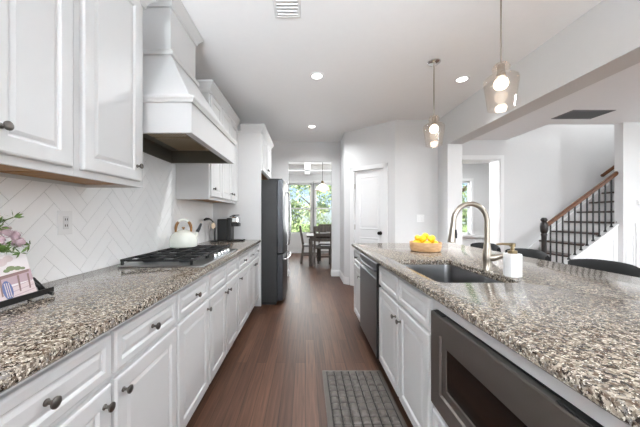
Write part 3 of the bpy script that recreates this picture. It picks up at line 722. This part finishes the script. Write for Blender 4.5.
island_cab('white double-door island cabinet with false drawer fronts beneath the sink', 1.264, 2.139, [(1.264, 1.688, 'r', 0), (1.688, 2.139, 'l', 0)], .66)
island_cab('white one-drawer island cabinet at the far end past the dishwasher', 2.80, 3.245, [(2.80, 3.245, 'l', 1)])
# microwave housing
t = thing('island_cabinet', 'white island housing around the built-in microwave drawer nearest the viewer', 'cabinet', (.9, .8, 0))
my0, my1, mz0, mz1 = .535, 1.235, .40, .815
bm = nb(); box(bm, FI, IB, .35, my0-.005, .10, .879); box(bm, FI, IB, my1+.005, 1.2634, .10, .879); box(bm, FI, IB, my0-.005, my1+.005, mz1+.006, .879); box(bm, FI, IB, my0-.005, my1+.005, .10, mz0-.005)
box(bm, IB-.02, IB, my0-.005, my1+.005, mz0-.005, mz1+.005)
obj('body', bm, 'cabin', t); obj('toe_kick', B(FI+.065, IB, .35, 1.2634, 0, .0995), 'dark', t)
front(t, 'drawer', -1, FI, my0, my1, .12, .37, None)
t = thing('microwave_drawer', 'dark slate built-in microwave drawer in the island front', 'microwave', (.8, .885, mz0))
obj('body', B(FI+.002, 1.1, my0, my1, mz0, mz1), 'dark', t)
bm = nb(); rings(bm, (FI, my0, mz0), (0, 1, 0), (0, 0, 1), (-1, 0, 0), my1-my0, mz1-mz0-.002, [(0, -.001), (0, .022), (.004, .026), (.080, .026), (.084, .018), (.118, .018), (.121, .014)], cap=True)
fp = obj('front_panel', bm, 'slate', t)
bm = nb(); rings(bm, (FI-.0145, my0+.125, mz0+.125), (0, 1, 0), (0, 0, 1), (-1, 0, 0), my1-my0-.25, mz1-mz0-.25, [(0, 0), (0, .002)]); obj('window', bm, 'bglass', fp)
for a, b in ((my0+.01, my0+.09), (my1-.09, my1-.01)): obj('vent_slot', B(FI-.02, FI-.001, a, b, mz1-.0015, mz1+.004, bev=.002), 'dark', t)
# dishwasher
dy0, dy1 = 2.146, 2.794
t = thing('dishwasher', 'stainless steel dishwasher with pocket handle between island cabinets', 'dishwasher', (.85, 2.47, 0))
obj('body', B(FI-.004, 1.15, dy0, dy1, .10, .872), 'black', t)
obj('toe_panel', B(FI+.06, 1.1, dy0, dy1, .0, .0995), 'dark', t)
bm = nb(); dz0, dz1 = .115, .865
prof = [(FI-.005, dz0), (FI-.03, dz0), (FI-.034, dz0+.01), (FI-.034, .735), (FI-.030, .742), (FI-.012, .752), (FI-.010, .800), (FI-.022, .815), (FI-.034, .82), (FI-.034, dz1-.006), (FI-.03, dz1), (FI-.005, dz1)]
prism(bm, [(x, dy0+.004, z) for x, z in prof], (0, dy1-dy0-.008, 0)); dd_ = obj('door', bm, 'steel', t)
bm = nb(); n = 10
pts = [(FI-.014, dy0+.035, .80)]+[(FI-.034-.010*math.sin(PI*i/n), dy0+.04+(dy1-dy0-.08)*i/n, .80) for i in range(n+1)]+[(FI-.014, dy1-.035, .80)]
tube(bm, pts, .011, 10); obj('handle', bm, 'steel', dd_, 60)
obj('side_trim', B(FI-.033, FI-.0045, dy0-.004, dy0+.0035, dz0, dz1), 'black', t)
# island back panel on the seating side
tag(obj('island_back_panel', B(IB+.001, IB+.02, .35, 3.245, 0, .879), 'cab'), 'white back panel of the island on the seating side facing the stools', 'panel')

# faucet
fxx, fyy, fz = 1.095, 1.64, .9155
t = thing('kitchen_faucet', 'brushed nickel pull-down gooseneck faucet behind the sink', 'faucet', (fxx, fyy, fz))
obj('base', lathe(nb(), [(0, 0), (.027, 0), (.027, .005), (.023, .012), (.023, .05), (.025, .07), (.024, .10), (.019, .135), (.0165, .16), (0, .16)], (fxx, fyy, fz), seg=24), 'nickel', t, 50)
R_ = .108; dv = Vector((-.97, -.1, 0)).normalized()
pts = [Vector((fxx, fyy, fz+.15)), Vector((fxx, fyy, fz+.22)), Vector((fxx, fyy, fz+.29))]
cc = Vector((fxx, fyy, fz+.29))+dv*R_
for i in range(1, 14):
    a = PI-PI*1.02*i/13; pts.append(cc-dv*(R_*-math.cos(a))*1+Vector((0, 0, R_*math.sin(a))) if False else cc+dv*(R_*math.cos(a))*1+Vector((0, 0, R_*math.sin(a))))
obj('spout', tube(nb(), pts, .0145, 14), 'nickel', t, 60)
e0 = pts[-1]; ed = Vector((dv.x*.12, dv.y*.12, -1)).normalized()
sh = obj('spray_head', tube(nb(), [e0, e0+ed*.015, e0+ed*.03, e0+ed*.09, e0+ed*.115, e0+ed*.118], [.0155, .0165, .017, .021, .0235, .018], 16), 'nickel', t, 50)
pp = e0+ed*.065
obj('spray_button', tube(nb(), [pp+Vector((.012, -.0165, .025)), pp+Vector((.013, -.0185, .0)), pp+Vector((.013, -.019, -.025))], [.005, .0065, .005], 8), 'black', sh, 60)
hh = Vector((.75, -.65, .0)).normalized(); h0 = Vector((fxx, fyy, fz+.075))
obj('handle_lever', tube(nb(), [h0+hh*.01, h0+hh*.035, h0+hh*.05+Vector((0, 0, .006)), h0+hh*.085+Vector((0, 0, .022)), h0+hh*.115+Vector((0, 0, .034))], [.021, .021, .016, .012, .010], 12), 'nickel', t, 60)

# soap dispenser
sx, sy = 1.115, 1.465
t = thing('soap_dispenser', 'white faceted soap dispenser with brass pump beside the faucet', 'soap dispenser', (sx, sy, .915))
obj('bottle', lathe(nb(), [(0, 0), (.039, 0), (.042, .004), (.042, .118), (.039, .123), (0, .123)], (sx, sy, .9155), seg=8), 'white', t)
p_ = obj('pump', lathe(nb(), [(.0, .1235), (.022, .1235), (.022, .138), (.010, .141), (.0085, .158), (.014, .16), (.014, .178), (0, .18)], (sx, sy, .9155), seg=18), 'gold', t, 40)
obj('nozzle', tube(nb(), [(sx, sy, .9155+.171), (sx-.05, sy+.01, .9155+.173), (sx-.075, sy+.015, .9155+.170)], [.008, .006, .005], 10), 'gold', p_, 60)

# lemon bowl
bx, by, bz = 1.115, 2.53, .9155
t = thing('wooden_bowl', 'round light wooden bowl full of lemons on the island', 'bowl', (bx, by, .915))
obj('bowl', lathe(nb(), [(0, 0), (.115, 0), (.128, .006), (.136, .04), (.139, .082), (.137, .085), (.130, .083), (.128, .055), (.112, .042), (0, .040)], (bx, by, bz), seg=36), 'bowl', t, 50)
LEM = [(.086*math.cos(a), .086*math.sin(a), .072, a+PI/2) for a in [PI/3*k+.3 for k in range(6)]]+[(.066*math.cos(a), .066*math.sin(a), .117, a+PI/2) for a in [PI*.4*k+.1 for k in range(5)]]+[(.0, .0, .138, .9)]
lm = None
for x, y, z, a in LEM:
    if lm is None:
        bm = nb(); k_ = .9; lathe(bm, [(0, -.042*k_), (.007*k_, -.041*k_), (.011*k_, -.037*k_), (.023*k_, -.027*k_), (.031*k_, -.010*k_), (.0325*k_, .004*k_), (.029*k_, .018*k_), (.02*k_, .029*k_), (.011*k_, .036*k_), (.007*k_, .041*k_), (0, .044*k_)], (0, 0, 0), (1, 0, 0), 16)
        lm = tag(obj('lemon', bm, 'lemon', smooth=70), 'yellow lemon heaped in the wooden bowl on the island', 'lemon', 'lemons in the wooden bowl'); o = lm
    else: o = lm.copy(); C.objects.link(o)
    o.location = (bx+x, by+y, bz+z); o.rotation_euler = (rnd.uniform(0, 6), rnd.uniform(-.15, .15), a)

# floor mat
mx0, mx1, myy0, myy1 = .132, .60, 1.26, 2.176
t = thing('kitchen_mat', 'grey cushioned kitchen mat with square pattern in front of the sink', 'mat', (.36, 1.7, 0))
bm = nb(); rings(bm, (mx0, myy0, .0005), (1, 0, 0), (0, 1, 0), (0, 0, 1), mx1-mx0, myy1-myy0, [(0, 0), (.002, .006), (.03, .013)])
for f in bm.faces: f.material_index = 0
bm.faces.ensure_lookup_table(); bm.faces[8].material_index = 1; n0 = len(bm.faces)  # groove floor darker: shade between the pads put into the colour
nx, ny = 7, 14; px, py = (mx1-mx0-.07)/nx, (myy1-myy0-.07)/ny
for i in range(nx):
    for j in range(ny): rings(bm, (mx0+.035+i*px+.0045, myy0+.035+j*py+.0045, .0125), (1, 0, 0), (0, 1, 0), (0, 0, 1), px-.009, py-.009, [(0, 0), (.0015, .005), (.006, .011), (.014, .013)], back=False)
obj('mat', bm, ['rubber', 'rubber_shade'], t)

# bar stools
t = thing('bar_stool', 'black leather bar stool nearest the viewer behind the island', 'stool', (0, 0, 0), 0, 'bar stools along the island')
bm = nb(); box(bm, -.20, .20, -.20, .20, .60, .67, bev=.025, seg=3); obj('seat', bm, 'leather', t, 50, world=False)
bm = nb()
def curved(bm, z0, z1, r0, r1, hw, xoff):
    n = 12; rows = []
    for i in range(n+1):
        q = -1+2*i/n; y = hw*q; x = xoff-.07*q*q; ztop = z1-.025*abs(q)**3
        rows.append([bm.verts.new(p) for p in ((x-r0, y, z0), (x+r1, y, z0), (x+r1+.012, y, (z0+ztop)/2), (x+r1, y, ztop-.015), (x, y, ztop), (x-r0, y, ztop-.015))])
    for a, b in zip(rows, rows[1:]):
        for k in range(6): bm.faces.new((a[k], a[(k+1) % 6], b[(k+1) % 6], b[k]))
    bm.faces.new(rows[0]); bm.faces.new(rows[-1][::-1])
curved(bm, .76, .925, .022, .018, .235, .22); obj('backrest', bm, 'leather', t, 60, world=False)
bm = nb(); curved(bm, .742, .758, .020, .020, .232, .22); obj('back_rail', bm, 'stoolwood', t, world=False)
for s in (-1, 1): obj('back_post', beam(nb(), (.19, s*.15, .60), (.205, s*.16, .745), .03, .02, (1, 0, 0)), 'stoolwood', t, world=False)
for sx_ in (-1, 1):
    for s in (-1, 1): obj('leg', beam(nb(), (sx_*.17, s*.17, .60), (sx_*.21, s*.21, 0), .032, .032, (1, 0, 0)), 'stoolwood', t, world=False)
bm = nb()
for a, b in (((-.19, -.19), (-.19, .19)), ((.19, -.19), (.19, .19)), ((-.19, -.19), (.19, -.19)), ((-.19, .19), (.19, .19))): beam(bm, (*a, .24), (*b, .24), .02, .025)
obj('footrest', bm, 'stoolwood', t, world=False)
t.location = (1.93, 1.90, 0)
dup(t, (1.93, 2.57, 0), 0, 'middle black leather bar stool behind the island, seen right of the soap dispenser')
dup(t, (1.93, 3.16, 0), 0, 'black leather bar stool farthest along the island, seen behind the faucet')
t['label'] = 'black leather bar stool nearest the viewer, before the stair panelling'

# ------------------------------------------------------------------ ceiling fittings
def pendant(loc, label):
    t = thing('pendant_light', label, 'pendant lamp', (0, 0, 0), 0, 'pendants over the island')
    obj('canopy', lathe(nb(), [(0, 0), (.062, 0), (.062, -.008), (.05, -.02), (.015, -.026), (0, -.026)], seg=24), 'chrome', t, 40, world=False)
    obj('stem', lathe(nb(), [(0, -.026), (.0055, -.026), (.0055, -.545), (0, -.545)], seg=10), 'nickel', t, 40, world=False)
    obj('socket', lathe(nb(), [(0, -.54), (.014, -.54), (.022, -.55), (.022, -.60), (.026, -.605), (.026, -.625), (0, -.625)], seg=16), 'nickel', t, 40, world=False)
    pr = [(.016, -.535), (.034, -.537), (.046, -.547), (.051, -.563), (.049, -.58), (.046, -.592), (.053, -.604), (.080, -.618), (.096, -.632), (.0995, -.645), (.097, -.67), (.086, -.75), (.0755, -.832), (.073, -.833), (.083, -.75), (.094, -.67), (.0965, -.645), (.093, -.634), (.078, -.621), (.050, -.606), (.043, -.592), (.046, -.58), (.048, -.563), (.044, -.55), (.033, -.54), (.016, -.538)]
    obj('glass_shade', lathe(nb(), pr, seg=28), 'shade', t, 60, world=False)
    obj('bulb', lathe(nb(), [(.012, -.6255), (.016, -.63), (.034, -.642), (.042, -.664), (.040, -.682), (.027, -.70), (0, -.708)], seg=20), 'bulb', t, 60, world=False)
    t.location = loc
    l = light('pendant_lamp', 'POINT', (loc[0], loc[1], loc[2]-.76), .8, color=(1, .88, .74)); l.data.shadow_soft_size = .04
    return t
pendant((1.275, 1.774, H), 'clear glass pendant lamp over the island, nearest the viewer, above the faucet')
pendant((1.275, 2.70, H), 'clear glass pendant lamp over the far end of the island, above the lemon bowl')

def can(loc, label, first=[None], spread=150):
    if first[0] is None:
        t = thing('recessed_light', label, 'ceiling light', (0, 0, 0), 0, 'recessed ceiling lights')
        obj('trim_ring', lathe(nb(), [(.052, 0), (.078, 0), (.078, -.005), (.070, -.010), (.056, -.006), (.052, 0)], seg=28), 'trim', t, 40, world=False)
        obj('lens', lathe(nb(), [(0, -.004), (.055, -.004), (.055, -.0005), (0, -.0005)], seg=24), 'lens', t, world=False)
        first[0] = t; t.location = loc
    else: t = dup(first[0], loc, 0, label)
    light('downlight', 'AREA', (loc[0], loc[1], loc[2]-.02), 12, .11, color=(.96, .98, 1), spread=math.radians(spread))
can((.126, 2.97, H), 'round recessed ceiling light in the middle of the kitchen, left of the pendants')
can((1.75, 3.04, H), 'round recessed ceiling light between the two pendants, beside the beam', spread=80)
can((.11, 4.65, H), 'small-looking round recessed ceiling light near the dining room opening')

bm = nb(); rings(bm, (-.235, 1.76, H), (1, 0, 0), (0, 1, 0), (0, 0, -1), .20, .335, [(0, 0), (.002, .006), (.016, .008), (.02, .003)])
v = tag(obj('ceiling_vent', bm, 'ventw'), 'small white register vent in the kitchen ceiling', 'vent')
bm = nb()
for k in range(9): box(bm, -.21, -.06, 1.79+k*.033, 1.795+k*.033, H-.010, H-.003)
box(bm, -.21, -.06, 1.785, 2.07, H-.0035, H-.003); obj('grille', bm, 'ventw', v)
bm = nb(); rings(bm, (3.86, 3.92, H), (1, 0, 0), (0, 1, 0), (0, 0, -1), .62, .36, [(0, 0), (.002, .006), (.02, .009), (.025, .003)])
v = tag(obj('ceiling_vent', bm, 'vent'), 'large grey return-air vent in the hall ceiling before the stairs', 'vent')
bm = nb()
for k in range(13): box(bm, 3.89, 4.45, 3.95+k*.023, 3.955+k*.023, H-.011, H-.003)
obj('grille', bm, 'vent', v)

# ------------------------------------------------------------------ staircase and railing
rise, run = .19, .25
X1 = 3.95; NS = 9
t = thing('staircase', 'white staircase with dark wooden treads rising to the right', 'stairs', (4.6, 5.0, 0))
for k in range(1, NS+1):
    x = X1+run*(k-1)
    if x+run > 6.3: break
    obj('tread', B(x-.025, x+run-.002 if k < NS else x+run, 4.60, YB-.03, rise*k-.03, rise*k, bev=.004), 'tread', t)
    obj('riser', B(x, x+.018, 4.60, YB-.03, rise*(k-1)+.0005, rise*k-.0305), 'trim', t)
def sl(x): return .76*(x-4.30)+.43
bm = nb()
xa, xb = 4.02, 5.195
prism(bm, [(xa, 4.52, 0), (xb, 4.52, 0), (xb, 4.52, sl(xb)), (xa, 4.52, max(sl(xa), .18))], (0, .078, 0)); obj('stringer', bm, 'trim', t)
bm = nb(); prism(bm, [(xa, 4.505, max(sl(xa), .18)-.03), (xb, 4.505, sl(xb)-.03), (xb, 4.505, sl(xb)+.0), (xa, 4.505, max(sl(xa), .18))], (0, .108, 0)); obj('stringer_cap', bm, 'trim', t)
bm = nb(); prism(bm, [(3.80, YB-.029, 0), (6.1, YB-.029, 1.6), (6.1, YB-.029, 1.9), (4.15, YB-.029, .34), (3.80, YB-.029, .14)], (0, .027, 0)); obj('wall_skirting', bm, 'trim', t)
# wainscot panels under the stringer
bm = nb()
def tri_frame(bm, pts, y, wd=.02):
    n = len(pts)
    for i in range(n):
        a, b = pts[i], pts[(i+1) % n]; beam(bm, (a[0], y, a[1]), (b[0], y, b[1]), .012, wd, (0, 1, 0) if False else (0, 0, 1) if abs(a[0]-b[0]) > .01 else (1, 0, 0))
tri_frame(bm, [(4.55, .12), (5.12, .12), (5.12, sl(5.12)-.16), (4.55, sl(4.55)-.16)], 4.513)
tri_frame(bm, [(5.25, .12), (5.37, .12), (5.37, .95), (5.25, .85)], 4.444)
box(bm, 5.39, 5.42, 4.425, 4.45, 0, 1.12); box(bm, 5.42, 7.3, 4.42, 4.45, 1.43, 1.50)
struct('trim_stair_panelling', bm, 'trim')
t = thing('stair_railing', 'brown wooden handrail on black iron balusters with dark newel post', 'railing', (4.6, 4.55, 0))
nx_, ny_ = 3.99, 4.55
nz = .0
obj('newel_post', lathe(nb(), [(0, nz), (.05, nz), (.05, nz+.35), (.042, nz+.37), (.036, nz+.45), (.036, nz+.90), (.045, nz+.93), (.036, nz+.95), (.050, nz+.98), (.056, nz+1.06), (.050, nz+1.12), (.034, nz+1.135), (.034, nz+1.15), (.046, nz+1.165), (.046, nz+1.185), (.03, nz+1.21), (0, nz+1.215)], (nx_, ny_, 0), seg=18), 'newel', t, 45)
def rl(x): return 1.075+.745*(x-4.02)
bm = nb(); beam(bm, (4.02, ny_, rl(4.02)), (5.27, ny_, rl(5.27)), .06, .055); 
bmesh.ops.bevel(bm, geom=bm.edges[:], offset=.012, segments=2, affect='EDGES'); obj('handrail', bm, 'oak', t)
for i in range(12):
    x = (550.5+6.09*i-305.5)*ny_/F_PX
    bm = nb(); box(bm, x-.008, x+.008, ny_-.008, ny_+.008, max(sl(x), .18)+.002, rl(x)-.02); b_ = obj('baluster', bm, 'iron', t)
    obj('shoe', lathe(nb(), [(0, 0), (.022, 0), (.022, .016), (.012, .03), (0, .03)], (x, ny_, max(sl(x), .18)+.001), seg=8), 'iron', b_)
bm = nb(); beam(bm, (5.88, 5.40, 2.03), (6.45, 5.40, 2.45), .055, .05); bmesh.ops.bevel(bm, geom=bm.edges[:], offset=.012, segments=2, affect='EDGES')
wr = tag(obj('wall_handrail', bm, 'oak'), 'short brown handrail fixed to the wall up the stairs', 'handrail')
for x in (6.0, 6.35): obj('bracket', tube(nb(), [(x, 5.40, 2.09+(x-6.0)*.737), (x, 5.46, 2.065+(x-6.0)*.737), (x, YB-.0005, 2.065+(x-6.0)*.737)], .007, 8), 'iron', wr)

# ------------------------------------------------------------------ dining room
tx0, tx1, ty0, ty1 = .03, 1.75, 6.65, 7.65
t = thing('dining_table', 'grey weathered wooden dining table in the far room', 'table', ((tx0+tx1)/2, (ty0+ty1)/2, 0))
obj('tabletop', B(tx0, tx1, ty0, ty1, .715, .755, bev=.004), 'rusty', t)
obj('apron', B(tx0+.08, tx1-.08, ty0+.08, ty1-.08, .62, .7145), 'rusty', t)
for x in (tx0+.06, tx1-.15):
    for y in (ty0+.06, ty1-.15): obj('leg', B(x, x+.09, y, y+.09, 0, .6195, bev=.006), 'rusty', t)
t = thing('dining_chair', 'grey wooden dining chair turned side-on at the end of the table', 'chair', (0, 0, 0), 0, 'dining chairs')
# local: faces +Y, back at y=-.21
obj('seat', B(-.22, .22, -.21, .22, .44, .475, bev=.008), 'rusty', t, world=False)
for s in (-1, 1):
    obj('leg', B(s*.20-.022, s*.20+.022, .17, .214, 0, .4395, bev=.004), 'rusty', t, world=False)
    obj('leg', beam(beam(nb(), (s*.20, -.25, 0), (s*.20, -.20, .45), .05, .06), (s*.20, -.20, .44), (s*.20, -.285, .97), .05, .05), 'rusty', t, world=False)
bm = nb(); beam(bm, (-.22, -.284, .93), (.22, -.284, .93), .03, .13); obj('top_rail', bm, 'rusty', t, world=False)
for z, y in ((.79, -.260), (.66, -.240)): obj('back_slat', beam(nb(), (-.2, y, z), (.2, y, z), .02, .07), 'rusty', t, world=False)
bm = nb(); beam(bm, (-.2, -.225, .22), (-.2, .19, .22), .02, .03); beam(bm, (.2, -.225, .22), (.2, .19, .22), .02, .03); beam(bm, (-.2, .0, .22), (.2, .0, .22), .02, .03); obj('stretcher', bm, 'rusty', t, world=False)
t.location = (.14, 7.30, 0); t.rotation_euler = (0, 0, -PI/2)
dup(t, (.42, 6.79, 0), 0, 'grey wooden dining chair with its back to the kitchen')
dup(t, (.60, 7.72, 0), PI, 'grey wooden dining chair beyond the table, facing the kitchen')
t = thing('potted_plant', 'small green plant in a pot on the dining table', 'plant', (.62, 7.15, .755))
obj('pot', lathe(nb(), [(0, 0), (.06, 0), (.08, .10), (.075, .10), (.055, .02), (0, .02)], (.62, 7.15, .7555), seg=16), 'white', t, 50)
bm = nb()
for k in range(220):
    d = Vector((rnd.gauss(0, 1), rnd.gauss(0, 1), abs(rnd.gauss(0, .8)))).normalized(); p = Vector((.62, 7.15, .85)); L_ = rnd.uniform(.06, .17)
    q = d.cross(Vector((0, .1, 1))).normalized()*.018
    bm.faces.new([bm.verts.new(x) for x in (p+d*L_*.4, p+d*L_*.75+q, p+d*L_+Vector((0, 0, -.02)), p+d*L_*.75-q)])
obj('foliage', bm, 'sprig', t)
t = thing('dining_pendant', 'dome pendant lamp with brass cap hanging over the dining table', 'pendant lamp', (.46, 7.35, 1.93))
px_, py_ = .46, 7.35
obj('canopy', lathe(nb(), [(0, 0), (.06, 0), (.06, -.02), (0, -.03)], (px_, py_, H-.001), seg=16), 'gold', t, 40)
obj('cord', lathe(nb(), [(0, 2.20), (.006, 2.20), (.006, H-.03), (0, H-.03)], (px_, py_, 0), seg=8), 'black', t)
obj('cap', lathe(nb(), [(0, 2.20), (.03, 2.19), (.045, 2.12), (.06, 2.10), (0, 2.10)], (px_, py_, 0), seg=18), 'gold', t, 40)
obj('lamp_shade', lathe(nb(), [(.055, 2.10), (.10, 2.075), (.155, 2.02), (.182, 1.955), (.185, 1.94), (.179, 1.94), (.15, 2.015), (.097, 2.068), (.05, 2.095)], (px_, py_, 0), seg=28), 'opal', t, 60)
obj('shade_rim', lathe(nb(), [(.186, 1.925), (.190, 1.925), (.190, 1.943), (.186, 1.943), (.186, 1.925)], (px_, py_, 0), seg=28), 'gold', t, 40)
l = light('dining_lamp', 'POINT', (px_, py_, 1.9), 6, color=(1, .9, .78)); l.data.shadow_soft_size = .05

# trees outside the windows
def tree(loc, hgt, rad, label, leafm, seed):
    r = random.Random(seed); t = thing('tree', label, 'tree', loc, 0, 'trees outside the windows')
    bm = nb(); tube(bm, [(0, 0, 0), (.05, 0, hgt*.3), (-.04, .05, hgt*.6), (0, 0, hgt*.9)], [.14, .11, .07, .02], 8)
    for k in range(7):
        z = hgt*r.uniform(.2, .75); a = r.uniform(0, 6.28); tube(bm, [(0, 0, z), (math.cos(a)*rad*.45, math.sin(a)*rad*.45, z+.5), (math.cos(a)*rad*.8, math.sin(a)*rad*.8, z+.8)], [.05, .03, .012], 6)
    obj('trunk', bm, 'bark', t, 60, world=False)
    bm = nb(); cl = [(Vector((r.uniform(-1, 1)*rad*.8, r.uniform(-1, 1)*rad*.8, hgt*r.uniform(.12, .97))), r.uniform(.35, .75)) for _ in range(30)]
    for _ in range(5600):
        c, rr = r.choice(cl); d = Vector((r.gauss(0, 1), r.gauss(0, 1), r.gauss(0, .8))).normalized(); p = c+d*rr*r.random()**.4
        n = Vector((r.gauss(0, 1), r.gauss(0, 1), r.gauss(0, 1))).normalized(); u = n.cross(d).normalized()*.062*r.uniform(.7, 1.5); v_ = n.cross(u).normalized()*.042
        bm.faces.new([bm.verts.new(x) for x in (p-u, p+v_, p+u, p-v_)])
    obj('foliage', bm, leafm, t, world=False)
    return t
tree((-1.45, 13.0, -.5), 4.7, 1.3, 'leafy green tree outside the dining window, left one', 'leaf', 1)
tree((2.15, 13.2, -.5), 4.4, 1.3, 'leafy green tree outside the dining window, right one', 'leaf', 2)
tree((.35, 17.2, -.5), 6.0, 1.7, 'light green tree standing behind and between the two nearer trees', 'leaf2', 3)
tree((7.2, 13.0, -.5), 4.4, 1.4, 'leafy tree outside the foyer window', 'leaf', 5)
